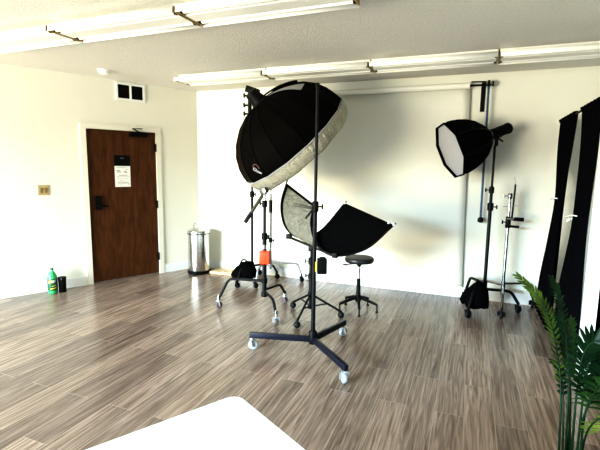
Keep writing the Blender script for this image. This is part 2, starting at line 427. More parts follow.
# central black stand
cs = thing('rolling_light_stand', 'tall black rolling stand with flat bar legs in front of everything', 'light stand', (2.728, -2.274, 0))
cx, cy = 2.728, -2.274
tips = [(2.218,-2.387), (3.11,-2.643), (2.857,-1.791)]
obj('pole', MB().cyl((cx, cy, .12), (cx, cy, 1.26), .0175), BLACKM, cs)
obj('riser', MB().cyl((cx, cy, 1.24), (cx, cy, 2.20), .0125), BLACKM, cs)
obj('riser_tip', MB().cyl((cx, cy, 2.19), (cx, cy, 2.225), .016), BLACK, cs)
hb = MB(); hb.lathe((cx, cy, .095), [(.03,0),(.034,.01),(.034,.10),(.026,.115)], n=16); obj('hub', hb, BLACK, cs)
for i, tp in enumerate(tips):
    d = (V((tp[0], tp[1], 0))-V((cx, cy, 0))).normalized()
    m = MB(); m.bar(V((cx, cy, .135))+d*.02, V((tp[0], tp[1], .128))+d*.03, .034, .048, bev=.004)
    for q in (.05, .085):
        m.cyl(V((cx,cy,.137))+d*q-V((-d.y,d.x,0))*.021, V((cx,cy,.137))+d*q+V((-d.y,d.x,0))*.021, .007, n=8)
    obj('leg', m, NAVY, cs)
    caster(cs, (tp[0], tp[1], 0), r=.043, yaw=[.4, 2.2, 1.1][i], ring=GREYM, tyre=WHEELG)
collar(cs, cx, cy, 1.215, BLACK, .027, .085, knob=(.85,.2))
ar = MB(); ar.bar((2.715, -2.30, 1.247), (2.548, -2.312, 1.272), .022, .022, bev=.004); ar.cyl((2.60,-2.322,1.262), (2.60,-2.300,1.262), .006, n=8)
obj('side_arm', ar, mat('olive_metal', (.045,.042,.028), rough=.5, metal=.3), cs)
ar = MB(); ar.bar((2.712, -2.29, 1.235), (2.655, -2.300, 1.158), .014, .016, bev=.003); obj('lock_lever', ar, BLACK, cs)

# black power pack with yellow strip clipped on that stand
bt = thing('battery_pack', 'black battery pack with a yellow strip hung on the central stand', 'battery', (2.79, -2.262, .70))
b = MB(); b.box((2.788, -2.253, .767), (.080, .075, .125), Matrix.Rotation(.38, 3, 'Z'), bev=.008); obj('case', b, BLACK, bt)
b = MB(); b.box((2.752, -2.297, .768), (.012, .012, .080), Matrix.Rotation(.38, 3, 'Z')); obj('yellow_strip', b, YELLOW, bt, 0)
b = MB(); b.box((2.790, -2.250, .834), (.045, .06, .012), Matrix.Rotation(.38, 3, 'Z'), bev=.004); obj('lid', b, RUBBER, bt)

# stand A : black and chrome stand with turtle legs
ax_, ay_ = 1.872, -1.475
sa = thing('wheeled_century_stand', 'black wheeled stand with bent legs and chrome casters carrying the orange box', 'light stand', (ax_, ay_, 0))
obj('column', MB().cyl((ax_, ay_, .20), (ax_, ay_, .86), .0235), BLACKM, sa)
obj('riser', MB().cyl((ax_, ay_, .84), (ax_, ay_, 1.20), .016), BLACKM, sa)
obj('chrome_spigot', MB().cyl((ax_, ay_, 1.19), (ax_, ay_, 1.31), .012), CHROME, sa)
collar(sa, ax_, ay_, .80, BLACK, .033, .07, knob=(.9,-.4)); collar(sa, ax_, ay_, 1.15, BLACK, .028, .07, knob=(-.9,.2))
obj('base_cap', MB().lathe((ax_, ay_, .165), [(.02,0),(.034,.008),(.034,.05),(.026,.06)], n=14), BLACK, sa)
obj('chrome_band', MB().cyl((ax_, ay_, .70), (ax_, ay_, .745), .0245), CHROME, sa)
obj('leg_collar', MB().cyl((ax_, ay_, .325), (ax_, ay_, .375), .034), BLACK, sa)
for tp, z in (((1.358,-1.578), .345), ((1.96,-1.112), .245), ((2.16,-1.79), .235)):
    turtle_leg(sa, (ax_, ay_), z, tp, .0145, BLACKM)
    caster(sa, (tp[0], tp[1], 0), r=.038, yaw=random.uniform(0, 3), tyre=mat('smoke_wheel', (.12,.12,.13), rough=.35))
    k = MB(); k.cyl((tp[0], tp[1], .085), (tp[0], tp[1], .155), .0165); obj('chrome_ferrule', k, CHROME, sa)
ob = thing('orange_box', 'bright orange box clipped to the black wheeled stand under the umbrella', 'box', (1.905, -1.55, .55))
b = MB(); b.box((1.908, -1.545, .622), (.105, .075, .135), Matrix.Rotation(.25, 3, 'Z'), bev=.006); obj('shell', b, ORANGE, ob)
b = MB(); b.box((1.952, -1.534, .622), (.022, .079, .137), Matrix.Rotation(.25, 3, 'Z'), bev=.004); obj('side_strip', b, ORANGED, ob)
# boom arm lying in the grip head on top of that stand
bo = thing('boom_arm', 'short grey boom arm with black grip tilting down from a clamp head', 'boom arm', (1.79, -1.51, .96))
A0, A1 = V((1.690, -1.573, .985)), V((1.880, -1.452, 1.338))
ln = A1-A0
obj('rod', MB().cyl(A0+ln*.28, A1, .0175), mat('grey_brown_metal', (.07,.062,.045), rough=.45, metal=.3), bo)
obj('grip', MB().tube([A0, A0+ln*.02, A0+ln*.28, A0+ln*.30], [.016,.022,.022,.018], 12), RUBBER, bo)
lp = [A0 + V((.018*math.sin(t), 0, -.045+.045*math.cos(t))) for t in [2*PI*k/14 for k in range(15)]]
obj('cord_loop', MB().tube(lp, .004, 6), GREYM, bo)
hd = MB(); hd.lathe((ax_-.012, ay_-.035, 1.318), [(.022,0),(.04,.004),(.04,.062),(.022,.066)], axis=(.2,.98,.05), n=18); obj('grip_head', hd, DKCH, bo)
tb = MB(); tb.bar((ax_+.02, ay_-.02, 1.295), (ax_+.125, ay_-.03, 1.315), .010, .018, bev=.002); obj('wing_handle', tb, DKCH, bo)

# stand B : thin black stand carrying the strobe and umbrella
bx_, by_ = 1.185, -.475
sb = thing('slim_black_stand', 'thin black stand with a black sandbag on its base behind the orange box', 'light stand', (bx_, by_, 0))
obj('pole', MB().cyl((bx_, by_, .10), (bx_, by_, 1.25), .017), BLACKM, sb)
obj('riser', MB().cyl((bx_, by_, 1.23), (bx_, by_, 2.22), .013), BLACKM, sb)
collar(sb, bx_, by_, 1.17, BLACK, .030, .08, knob=(.9,-.3))
Bt = V((bx_, by_, 2.22)); St = V((1.500, -1.115, 2.235))
obj('offset_arm', MB().tube([Bt-V((0,0,.03)), Bt+(St-Bt)*.1+V((0,0,.01)), St-(St-Bt)*.05], .014, 10), BLACK, sb)
for tp in ((1.137,-.79), (1.42,-.16), (.86,-.30)):
    turtle_leg(sb, (bx_, by_), .235, tp, .0145, BLACKM, top=.09)
    caster(sb, (tp[0], tp[1], 0), r=.036, fork=BLACKM, yaw=.6, ring=None)
obj('hub', MB().cyl((bx_, by_, .12), (bx_, by_, .28), .028), BLACK, sb)

def sandbag(name, label, c, r, w=.16, h=.24, yaw=0., loop=True):
    """saddle bag: two fat lobes hanging either side of a leg, a strap on top"""
    t = thing(name, label, 'sandbag', (c[0], c[1], c[2]-h))
    d = V((math.cos(yaw), math.sin(yaw), 0)); n = V((-d.y, d.x, 0))
    m = MB()
    for s in (-1, 1):
        rings = []
        for k, (zz, ww, th, off, sh) in enumerate(((.0, .30, .020, .010, .15), (-.12, .52, .034, .026, .10), (-.32, .80, .052, .050, 0), (-.58, 1.02, .066, .068, -.10), (-.82, 1.15, .058, .078, -.16), (-.97, 1.05, .034, .080, -.18), (-1., .80, .012, .080, -.18))):
            cc = V(c) + n*s*off + d*sh*w + V((0,0,zz*h))
            rings.append([cc + d*math.cos(a)*w*ww*(.92+.08*math.cos(3*a+k)) + n*math.sin(a)*th*(1+.12*math.sin(4*a+2*k)) + V((0,0,.012*math.sin(5*a+k*1.3)*(1 if k else 0))) for a in [2*PI*j/20 for j in range(20)]])
        m.ring_surface(rings)
    obj('bag', m, FABRIC, t, 60)
    hP = [V(c)+d*(-w*.62)+V((0,0,-.40*h)), V(c)+d*(-w*.55)+V((0,0,-.10*h)), V(c)+d*(-w*.30)+V((0,0,.02)), V(c)+d*(-w*.02)+V((0,0,.010)), V(c)+d*(w*.1)+V((0,0,-.04))]
    if not loop: hP = [V(c)+d*(-w*.22)+V((0,0,-.05)), V(c)+d*(-w*.12)+V((0,0,.012)), V(c)+d*(w*.12)+V((0,0,.018)), V(c)+d*(w*.3)+V((0,0,-.03))]
    obj('strap', MB().tube(spline(hP, 4), .010, 8), FABRIC, t)
    return t
sandbag('sandbag', 'black sandbag slumped over base of slim stand behind the orange box', (1.165, -.60, .32), 0, w=.15, h=.235, yaw=.1)

# stand C : chrome stand
qx, qy = 1.385, -.315
sc_ = thing('chrome_stand', 'thin chrome stand with long low legs behind the black wheeled stand', 'light stand', (qx, qy, 0))
obj('column', MB().cyl((qx, qy, .18), (qx, qy, .98), .017), DKCH, sc_)
obj('sleeve', MB().cyl((qx, qy, .96), (qx, qy, 1.13), .024), BLACK, sc_)
obj('spigot', MB().cyl((qx, qy, 1.12), (qx, qy, 1.30), .013), DKCH, sc_)
collar(sc_, qx, qy, .55, BLACK, .026, .06, knob=(1,-.2))
for tp in ((1.362,-.70), (1.80,-.17), (1.10,-.075)):
    turtle_leg(sc_, (qx, qy), .262, tp, .012, GREYM, top=.09, shoulder=.7)
    caster(sc_, (tp[0], tp[1], 0), r=.034, fork=BLACKM, yaw=1.2, ring=None)
obj('hub', MB().cyl((qx, qy, .20), (qx, qy, .30), .026), CHROME, sc_)

# ------------------------------------------------------------------ big parabolic umbrella
UC = V((1.981, -1.005, 1.885)); UA = V((.514, .484, -.708)).normalized(); E2 = V((.657, .357, .664)).normalized(); E1 = UA.cross(E2).normalized()
E2 = E1.cross(UA).normalized(); UR, UH = .695, .54
um = thing('umbrella_softbox', 'large open black umbrella softbox with crinkled white rim tilted down to the right', 'umbrella', UC - UA*.1)
def dome_pt(t, a, off=0., n=16):
    """t 0 apex .. 1 rim; slightly faceted between the 16 ribs"""
    r = math.sin(t*PI/2)**.92*UR; h = -UH*math.cos(t*PI/2)**1.05
    k = a/(2*PI/n); fr = k-math.floor(k)
    r *= 1 - .022*math.sin(PI*fr)
    d = E1*math.cos(a)+E2*math.sin(a)
    return UC + UA*(h-off*.7) + d*(r+off*.7)
NA = 64
rows = [[dome_pt(t, 2*PI*j/NA) for j in range(NA)] for t in (.03,.1,.2,.3,.4,.5,.6,.7,.8,.9,.96,1.)]
can = obj('canopy', MB().ring_surface(rows, True, False), UMBF, um, 12)
rows = [[dome_pt(t, 2*PI*j/NA, -.012) for j in range(NA)] for t in (.03,.1,.2,.3,.4,.5,.6,.7,.8,.9,.96,1.)]
obj('lining', MB().ring_surface(rows, True, False), mat('white_lining', (.8,.8,.78), rough=.5), um, 12)
rows = []
for u, rr in ((0, 1.0), (.3, 1.005), (.6, .99), (.85, .965), (1., .945), (1.0, .935)):
    rows.append([UC + UA*(.012+u*.150 + .004*math.sin(11*a)) + (E1*math.cos(a)+E2*math.sin(a))*UR*(rr + (.011*math.sin(41*a+3*math.sin(5*a)) + .007*math.sin(67*a+2*math.sin(3*a)))*(.25+u*(1.25-u))) for a in [2*PI*j/192 for j in range(400)]])
obj('rim_cloth', MB().ring_surface(rows, False, False), LIPM, um, 60, label='crinkled off-white cloth rim')
obj('rim_piping', MB().tube([UC + UA*.006 + (E1*math.cos(a)+E2*math.sin(a))*(UR+.004) for a in [2*PI*j/64 for j in range(65)]], .007, 6), DIFF, um)
# one brown-looking gore toward the lower left, the ribs, the open grey flap at the top
def strip(a0, a1, t0, t1, off, nt=12, na=4, taper=1.):
    rows = []
    for i in range(nt+1):
        t = t0+(t1-t0)*i/nt; w = 1 if taper == 1 else (taper+(1-taper)*i/nt)
        am = (a0+a1)/2; rows.append([dome_pt(t, am+(a0+(a1-a0)*j/na-am)*w, off) for j in range(na+1)])
    return MB().grid(rows)
obj('gore_panel', strip(math.radians(-92), math.radians(-69), .16, .995, .003), UMBG, um, 20)
for k in range(16):
    a = 2*PI*k/16
    obj('rib', MB().tube([dome_pt(t, a, .004) for t in (.05,.2,.35,.5,.65,.8,.92,1.)], .005, 6), UMBF, um)
obj('open_flap', strip(math.radians(44), math.radians(66), .10, .50, .006, taper=.45), GREYW, um, 20, label='pale grey gap between flaps')
obj('back_cover', strip(math.radians(66), math.radians(135), .04, .42, .03), FABRIC, um, 20, solid=.01)
obj('shaft', MB().cyl(UC-UA*(UH+.10), UC-UA*.05, .006), CHROME, um)
# logo : rose ring with the white script word
ah, tc_ = math.radians(-43), .875
def logo_frame(a, t):
    p = dome_pt(t, a, .012); du = (dome_pt(t, a+.02, .012)-dome_pt(t, a-.02, .012)).normalized(); dv = (dome_pt(t-.02, a, .012)-dome_pt(t+.02, a, .012)).normalized()
    return p, du, dv
LOGO_A, LOGO_T = math.radians(-50), .85
p_, du, dv = logo_frame(LOGO_A, LOGO_T)
# reading direction: keep it level in the photo (to the right and a little up)
rt = V((.928, .371, .014)); nrm = du.cross(dv).normalized()
rx = (rt - nrm*rt.dot(nrm)).normalized(); ry = V((0,0,1)); ry = (ry - nrm*ry.dot(nrm)); ry = (ry - rx*ry.dot(rx)).normalized()
if nrm.dot(V((3.88,-5.5,1.56))-p_) < 0: nrm = -nrm
rng = [p_ + nrm*.004 + (rx*math.cos(a)+ry*math.sin(a))*.046 for a in [math.radians(d_) for d_ in range(20, 231, 10)]]
obj('logo_ring', MB().tube(rng, .0034, 6), LOGOR, um)
tcu = bpy.data.curves.new('glow', 'FONT'); tcu.body = 'Glow'; tcu.size = .058; tcu.extrude = .0012; tcu.shear = .25; tcu.align_x = 'CENTER'
to = bpy.data.objects.new('tmp', tcu); col.objects.link(to)
bpy.context.view_layer.update()
tm = bpy.data.meshes.new_from_object(to.evaluated_get(bpy.context.evaluated_depsgraph_get()))
bpy.data.objects.remove(to)
tb = MB(); tb.bm.from_mesh(tm)
for v in tb.bm.verts: v.co = p_ + nrm*(.006+v.co.z) + rx*(v.co.x+.012) + ry*(v.co.y*1.0-.040)
obj('logo_lettering', tb, LOGOW, um, 0)

# strobe behind the umbrella
sp = thing('studio_strobe', 'black studio strobe with bracket and clamp knobs behind the umbrella', 'strobe light', St - V((0,0,.1)))
ap = UC - UA*(UH)
b = MB(); b.lathe(ap - UA*.15, [(.04,0),(.068,.01),(.075,.03),(.075,.09),(.085,.12),(.088,.14)], axis=UA, n=24); obj('body', b, BLACK, sp)
b = MB(); b.lathe(ap - UA*.02, [(.085,0),(.10,.015),(.10,.03),(.06,.04)], axis=UA, n=24); obj('mount_ring', b, BLACKM, sp)
b = MB(); b.bar((1.503,-1.118,2.42), (1.517,-1.145,2.135), .030, .040, up=(0,1,0), bev=.004); obj('bracket', b, BLACK, sp)
b = MB(); b.box((1.545,-1.135,2.42), (.16,.06,.075), Matrix.Rotation(.35, 3, 'Y'), bev=.01); obj('head_block', b, BLACK, sp)
for z in (2.365, 2.26, 2.165):
    k = MB(); k.cyl((1.51,-1.13,z), (1.452,-1.153,z+.004), .011, n=10); k.bar((1.452,-1.153,z-.02), (1.448,-1.153,z+.028), .022, .016, up=(1,0,0), bev=.004)
    obj('clamp_knob', k, BLACK, sp)
b = MB(); b.tube(spline([(1.53,-1.14,2.36), (1.57,-1.17,2.25), (1.59,-1.19,2.18), (1.545,-1.16,2.14)], 4), .008, 8); obj('power_cord', b, BLACK, sp)

# ------------------------------------------------------------------ curved reflector on its stand
rf = thing('curved_reflector', 'curved U-shaped reflector panel, black outside and silver grey inside', 'reflector', (2.40, -1.45, .70))
arc1 = spline([(2.024,-1.25,1.402),(1.992,-1.319,1.166),(2.066,-1.375,.947),(2.229,-1.401,.844),(2.46,-1.364,.918),(2.694,-1.271,1.214)], 8)
arc2 = spline([(2.412,-1.367,1.178),(2.406,-1.431,.976),(2.495,-1.488,.783),(2.673,-1.506,.699),(2.976,-1.47,.79),(3.228,-1.421,1.037)], 8)
n_ = len(arc1)
def rp(i, u, off=0.):
    p = arc1[i].lerp(arc2[i], u)
    if off:
        i0, i1 = max(0, i-1), min(n_-1, i+1)
        tng = arc1[i1].lerp(arc2[i1], u) - arc1[i0].lerp(arc2[i0], u)
        nn = tng.cross(arc2[i]-arc1[i]).normalized(); p = p + nn*off
    return p
# which side is the hollow side
mid = n_//2
cen = (arc1[0]+arc1[-1]+arc2[0]+arc2[-1])/4
sg = 1
us = [0,.07,.2,.35,.5,.65,.8,.93,1]
obj('outer_shell', MB().grid([[rp(i, u) for u in us] for i in range(n_)]), FABRIC, rf, 60)
obj('silver_lining', MB().grid([[rp(i, u, sg*.006) for u in us[1:-1]] for i in range(1, n_-1)]), SILVER, rf, 60, label='wrinkled silver grey cloth')
bd_ = MB()
bd_.grid([[rp(i, u, sg*.009) for u in (0, .075)] for i in range(n_)]); bd_.grid([[rp(i, u, sg*.009) for u in (.925, 1)] for i in range(n_)])
bd_.grid([[rp(i, u, sg*.009) for u in us] for i in (0, 1)]); bd_.grid([[rp(i, u, sg*.009) for u in us] for i in (n_-2, n_-1)])
obj('border', bd_, FABRIC, rf, 60)
for rod in (arc1, arc2):
    e0 = rod[0] + (rod[0]-rod[1]).normalized()*.035; e1 = rod[-1] + (rod[-1]-rod[-2]).normalized()*.025
    obj('frame_rod', MB().tube([e0]+rod+[e1], .0085, 8), BLACK, rf)
for i, u in ((n_-1, 0.), (n_-1, 1.), (n_-1, .9)):
    p = rp(i, u); k = MB(); k.box(p+V((0,-.012,.004)), (.02,.02,.028), bev=.003); obj('corner_clip', k, LOGOW, rf)
bb0, bb1 = V((2.135,-1.42,.838)), V((2.676,-1.515,.700))
obj('cross_bar', MB().bar(bb0, bb1, .028, .022, bev=.004), BLACK, rf)
for q in (bb0, bb1):
    obj('bar_clamp', MB().box(q+V((0,0,.008)), (.055,.05,.05), bev=.008), BLACK, rf)

rs = thing('reflector_stand', 'black tripod stand on ball wheels below the curved reflector', 'light stand', (2.40, -1.45, 0))
rxx, ryy = 2.402, -1.452
obj('pole', MB().cyl((rxx, ryy, .11), (rxx, ryy, .62), .021), BLACKM, rs)
obj('riser', MB().cyl((rxx, ryy, .60), (rxx, ryy, .755), .014), BLACKM, rs)
collar(rs, rxx, ryy, .575, BLACK, .032, .07, knob=(-.9,-.3)); collar(rs, rxx, ryy, .42, BLACK, .030, .06, knob=(-.9,.1))
obj('tilt_head', MB().box((2.405, -1.462, .742), (.06,.05,.05), bev=.01), BLACK, rs)
obj('upper_hub', MB().cyl((rxx, ryy, .235), (rxx, ryy, .285), .030), BLACK, rs)
obj('lower_hub', MB().cyl((rxx, ryy, .105), (rxx, ryy, .145), .030), BLACK, rs)
for tp in ((2.114,-1.239), (2.383,-1.779), (2.702,-1.329)):
    T = V((tp[0], tp[1], .07)); U_ = V((rxx, ryy, .26)); W_ = V((rxx, ryy, .125))
    obj('leg', MB().bar(U_, T, .014, .022, bev=.003), BLACKM, rs)
    obj('brace', MB().bar(W_, U_.lerp(T, .55), .008, .014), BLACKM, rs)
    ball_caster(rs, tp, .035)

# ------------------------------------------------------------------ stool
sx_, sy_ = 2.80, -1.0
st = thing('swivel_stool', 'black round-seated swivel stool with five feet in front of backdrop', 'stool', (sx_, sy_, 0))
obj('seat', MB().lathe((sx_, sy_, .545), [(.10,0),(.150,.006),(.160,.022),(.160,.045),(.150,.058),(.10,.062),(.001,.062)], n=32), mat('black_vinyl', (.022,.022,.024), rough=.42), st)
obj('gas_lift', MB().cyl((sx_, sy_, .33), (sx_, sy_, .545), .013), CHROME, st)
obj('seat_plate', MB().lathe((sx_, sy_, .50), [(.018,0),(.03,.02),(.06,.046)], n=16), BLACK, st)
obj('sleeve', MB().lathe((sx_, sy_, .10), [(.030,0),(.034,.02),(.030,.06),(.024,.09),(.021,.26)], n=18), BLACK, st)
lv = MB(); lv.cyl((sx_-.02, sy_, .53), (sx_-.135, sy_-.045, .515), .006, n=8); lv.box((sx_-.145, sy_-.05, .513), (.05,.022,.014), bev=.004); obj('height_lever', lv, BLACK, st)
for k in range(5):
    a = math.radians(-72 + 72*k)
    d = V((math.cos(a), math.sin(a), 0))
    P = V((sx_, sy_, .15)); T = V((sx_, sy_, .085)) + d*.215
    m = MB(); m.tube([P+d*.01, P.lerp(T, .55)+V((0,0,.004)), T], [.021,.017,.014], 8)
    lg = obj('leg', m, BLACK, st)
    g = MB(); g.lathe((T.x, T.y, 0), [(.016,0),(.018,.006),(.009,.018),(.009,.085)], n=10); obj('foot_glide', g, RUBBER, lg)

# ------------------------------------------------------------------ right softbox and stand
tx, ty = 4.105, -.40
ss = thing('softbox_stand', 'tall black rolling stand holding the octagonal softbox by the back wall', 'light stand', (tx, ty, 0))
obj('pole', MB().cyl((tx, ty, .15), (tx, ty, 1.20), .0185), BLACKM, ss)
obj('middle_riser', MB().cyl((tx, ty, 1.18), (tx, ty, 1.40), .0165), BLACKM, ss)
obj('riser', MB().cyl((tx, ty, 1.38), (tx, ty, 1.84), .0125), BLACKM, ss)
collar(ss, tx, ty, 1.13, BLACK, .032, .085, knob=(1,-.1)); collar(ss, tx, ty, 1.32, BLACK, .027, .07, knob=(-1,.1))
obj('hub', MB().cyl((tx, ty, .14), (tx, ty, .33), .028), BLACK, ss)
for tp, z in (((3.91,-.075), .30), ((3.95,-.774), .26), ((4.466,-.37), .24)):
    turtle_leg(ss, (tx, ty), z, tp, .0165, BLACKM, top=.10)
    caster(ss, (tp[0], tp[1], 0), r=.040, fork=BLACKM, yaw=.9, ring=None)
sandbag('sandbag', 'black sandbag draped over the leg of the softbox stand by back wall', (4.03, -.57, .345), 0, w=.125, h=.26, yaw=.35, loop=False)

SC = V((3.676,-.538,1.784)); SN = V((-.838,-.400,-.370)).normalized(); SU = V((.393,.024,-.919)); SU = (SU-SN*SU.dot(SN)).normalized(); SW = SN.cross(SU)
ox = thing('octagonal_softbox', 'black octagonal softbox with white front facing left on right stand', 'softbox', SC - V((0,0,.3)))
def octp(r, h, off=PI/8, n=8): return [SC + SN*h + (SU*math.cos(2*PI*k/n+off) + SW*math.sin(2*PI*k/n+off))*r for k in range(n)]
OR, OD = .315, .43
rows = [octp(OR, .028), octp(OR, 0), octp(OR*.985, -.05), octp(OR*.93, -.13), octp(OR*.83, -.22), octp(OR*.66, -.31), octp(OR*.45, -.38), octp(OR*.28, -OD)]
obj('shell', MB().ring_surface(rows, False, True), FABRIC, ox, 25)
obj('front_diffuser', MB().ring_surface([octp(OR*.985, .004), octp(OR*.5, .014), octp(.01, .02)], False, True), DIFF, ox, 60, label='white front cloth')
ed = octp(OR, .028); ed.append(ed[0]); obj('rim', MB().tube(ed, .009, 6), FABRIC, ox)
for k in range(8):
    pts = [r[k] for r in rows[1:]]
    obj('rib', MB().tube([p + (p-SC).normalized()*.001 for p in pts], .005, 6), BLACKM, ox)
obj('speed_ring', MB().lathe(SC - SN*(OD+.02), [(.066,0),(.074,.006),(.074,.03),(.066,.036)], axis=SN, n=24), GREYM, ox)
sk = thing('monolight', 'black cylindrical flash head behind the octagonal softbox', 'strobe light', SC - SN*(OD+.15))
SX = -SN
a0 = SC - SN*(OD+.015)
obj('body', MB().lathe(a0, [(.045,-.01),(.058,.005),(.060,.03),(.056,.05),(.056,.19),(.060,.195),(.060,.225),(.050,.235)], axis=SX, n=24), BLACK, sk)
obj('rear_cap', MB().lathe(a0+SX*.235, [(.048,0),(.046,.008),(.02,.010)], axis=SX, n=20), BLACKM, sk)
yk = MB(); yk.box((tx+.012, ty, 1.89), (.036,.036,.12), bev=.005); yk.bar((tx+.02, ty, 1.93), a0+SX*.13-V((0,0,.05)), .03, .03, up=(0,1,0)); obj('tilt_bracket', yk, BLACK, sk)
hk = MB(); hk.bar((tx+.03, ty, 1.91), (tx+.075, ty-.02, 1.875), .012, .016); obj('tilt_lever', hk, BLACK, sk)

# chrome century stand near the curtain
ux, uy = 4.305, -.245
uu = thing('chrome_century_stand', 'bare chrome century stand with two grip arms between softbox stand and curtain', 'light stand', (ux, uy, 0))
obj('column', MB().cyl((ux, uy, .12), (ux, uy, .98), .0165), CHROME, uu)
obj('riser', MB().cyl((ux, uy, .96), (ux, uy, 1.30), .0135), CHROME, uu)
obj('black_rod', MB().cyl((ux+.035, uy+.01, 1.02), (ux+.045, uy+.01, 1.42), .0095), BLACK, uu)
obj('pin', MB().cyl((ux+.046, uy+.01, 1.41), (ux+.030, uy+.01, 1.50), .004), GREYM, uu)
obj('hub', MB().cyl((ux, uy, .16), (ux, uy, .31), .025), CHROME, uu)
collar(uu, ux, uy, 1.26, CHROME, .024, .06, knob=(-1,0)); collar(uu, ux, uy, .93, BLACK, .028, .13, knob=(-1,-.2))
g = MB(); g.cyl((ux-.02, uy-.035, 1.035), (ux+.055, uy-.03, 1.038), .017); obj('grip_arm', g, CHROME, uu)
g = MB(); g.cyl((ux+.05, uy-.03, 1.037), (ux+.150, uy-.01, 1.034), .021); obj('arm_handle', g, BLACK, uu)
g = MB(); g.cyl((ux-.03, uy-.035, .958), (ux+.11, uy-.02, .950), .014); obj('grip_arm', g, BLACKM, uu)
g = MB(); g.bar((ux-.065, uy-.01, 1.17), (ux+.09, uy+.0, 1.185), .008, .006); obj('thin_arm', g, GREYM, uu)
for tp, z in (((4.277,-.655), .25), ((4.64,-.085), .29), ((3.99,-.055), .27)):
    turtle_leg(uu, (ux, uy), z, tp, .0125, CHROME, top=.10)
    caster(uu, (tp[0], tp[1], 0), r=.038, fork=BLACKM, yaw=1.4, ring=None)

# ------------------------------------------------------------------ curtains
XC = 4.76
rod = thing('curtain_rod', 'thin curtain rod from back wall to the white post carrying the black curtains', 'curtain rod', (XC, -.8, 2.08))
obj('rod', MB().cyl((XC, -.012, 2.105), (XC, -1.688, 2.105), .010), BLACK, rod)
obj('wall_socket', MB().cyl((XC, -.001, 2.105), (XC, -.02, 2.105), .026), WHITEP, rod)
def curtain(label, rowsdef, nf, ph):
    """rowsdef: (z, y0, y1, X, fold depth) from the top down"""
    t = thing('curtain', label, 'curtain', (XC, (rowsdef[0][1]+rowsdef[0][2])/2, 0))
    sp_ = []
    Z = [r[0] for r in rowsdef]
    P1 = spline([(r[1], r[2], r[0]) for r in rowsdef], 8); P2 = spline([(r[3], r[4], r[0]) for r in rowsdef], 8)
    rows = []
    NN = nf*10
    for a, b in zip(P1, P2):
        rows.append([(b.x + b.y*math.sin(2*PI*nf*k/NN+ph+.6*math.sin(a.z*2+k*.05)), a.x+(a.y-a.x)*k/NN, max(.004, a.z)) for k in range(NN+1)])
    obj('cloth', MB().grid(rows), CURT, t, 80, solid=.004)
    hm = MB(); hm.tube([(XC+.016*math.sin(2*PI*nf*k/40+ph), rowsdef[0][1]+(rowsdef[0][2]-rowsdef[0][1])*k/40, 2.112) for k in range(41)], .017, 8)
    obj('rod_pocket', hm, CURT, t)
    return t
def tieback(label, y0, y1, z, X, dz):
    t = thing('curtain_tieback', label, 'tieback', (X, y0, z-.03), 'white curtain tiebacks')
    ym = y0+(y1-y0)*.62
    P = [(X-.045, ym, z+dz), (X-.060, y0+(y1-y0)*.35, z+dz*.85), (X-.065, y0-.005, z+dz*.25), (X-.035, y0+.035, z-.012), (X+.015, y0+.025, z+.004)]
    obj('cord', MB().tube(spline(P, 6), .0065, 8), WHITEP, t)
    k = MB(); k.sphere((X-.035, y0+.035, z-.012), .017, 12); k.cyl((X-.035, y0+.035, z-.01), (X-.05, y0+.03, z-.035), .007, n=8); obj('knob', k, WHITEP, t)
    return t
curtain('black tied-back curtain nearest the back wall corner', [(2.115,-.03,-.80,XC,.018),(1.78,-.04,-.72,XC,.018),(1.29,-.26,-.62,XC-.01,.020),(.85,-.22,-.68,XC-.03,.026),(.42,-.12,-.80,XC-.055,.032),(.02,-.08,-.90,XC-.07,.036)], 6, .4)
tieback('small white tieback on the black curtain nearest the back wall', -.25, -.67, 1.275, XC, .02)
curtain('black tied-back curtain beside the white post, nearer the camera', [(2.115,-1.05,-1.66,XC,.018),(1.76,-1.14,-1.60,XC,.018),(1.18,-1.19,-1.56,XC-.01,.020),(.80,-1.08,-1.58,XC-.015,.024),(.44,-.95,-1.62,XC-.02,.03),(.02,-.96,-1.64,XC-.02,.034)], 6, 1.9)
tieback('white tieback with round knob on the black curtain beside the white post', -1.13, -1.60, 1.155, XC, .05)
struct('trim_2', MB().box((4.797, -1.735, H/2), (.080, .09, H)), TRIMM)     # slim white post, floor to ceiling
XC = 5.02
curtain('black curtain seen just past the white post at the right picture edge', [(2.115,-.75,-1.75,XC,.015),(1.6,-.75,-1.75,XC,.02),(1.0,-.74,-1.76,XC,.025),(.5,-.73,-1.77,XC,.03),(.02,-.72,-1.78,XC,.035)], 6, .9)
rod2 = thing('curtain_rod', 'second curtain rod carrying the black curtain past the white post', 'curtain rod', (XC, -.9, 2.08))
obj('rod', MB().cyl((XC, -.012, 2.105), (XC, -1.80, 2.105), .010), BLACK, rod2)
obj('wall_socket', MB().cyl((XC, -.001, 2.105), (XC, -.02, 2.105), .026), WHITEP, rod2)
obj('drop_bracket', MB().cyl((XC, -1.79, 2.105), (XC, -1.79, H), .010), BLACK, rod2)

# ------------------------------------------------------------------ things by the left wall
tc2 = thing('trash_can', 'round stainless steel step trash can in the corner', 'trash can', (.20, -.30, 0))
B0 = (.20, -.30, 0)
obj('base_ring', MB().lathe(B0, [(.165,0),(.170,.01),(.170,.040),(.160,.048)], n=40), BLACK, tc2)
obj('body', MB().lathe((.20,-.30,.048), [(.155,0),(.157,.01),(.157,.535),(.155,.545)], n=48), STEEL, tc2)
ld = obj('lid', MB().lathe((.20,-.30,.593), [(.158,0),(.165,.004),(.165,.030),(.158,.045),(.12,.062),(.05,.071),(.001,.072)], n=48), STEEL, tc2)
obj('lid_seal', MB().lathe((.20,-.30,.588), [(.160,0),(.167,.001),(.167,.010),(.160,.012)], n=40), BLACK, tc2)
hP = [(.10,-.34,.60), (.10,-.345,.70), (.125,-.35,.755), (.20,-.36,.765), (.275,-.35,.755), (.30,-.345,.70), (.30,-.34,.60)]
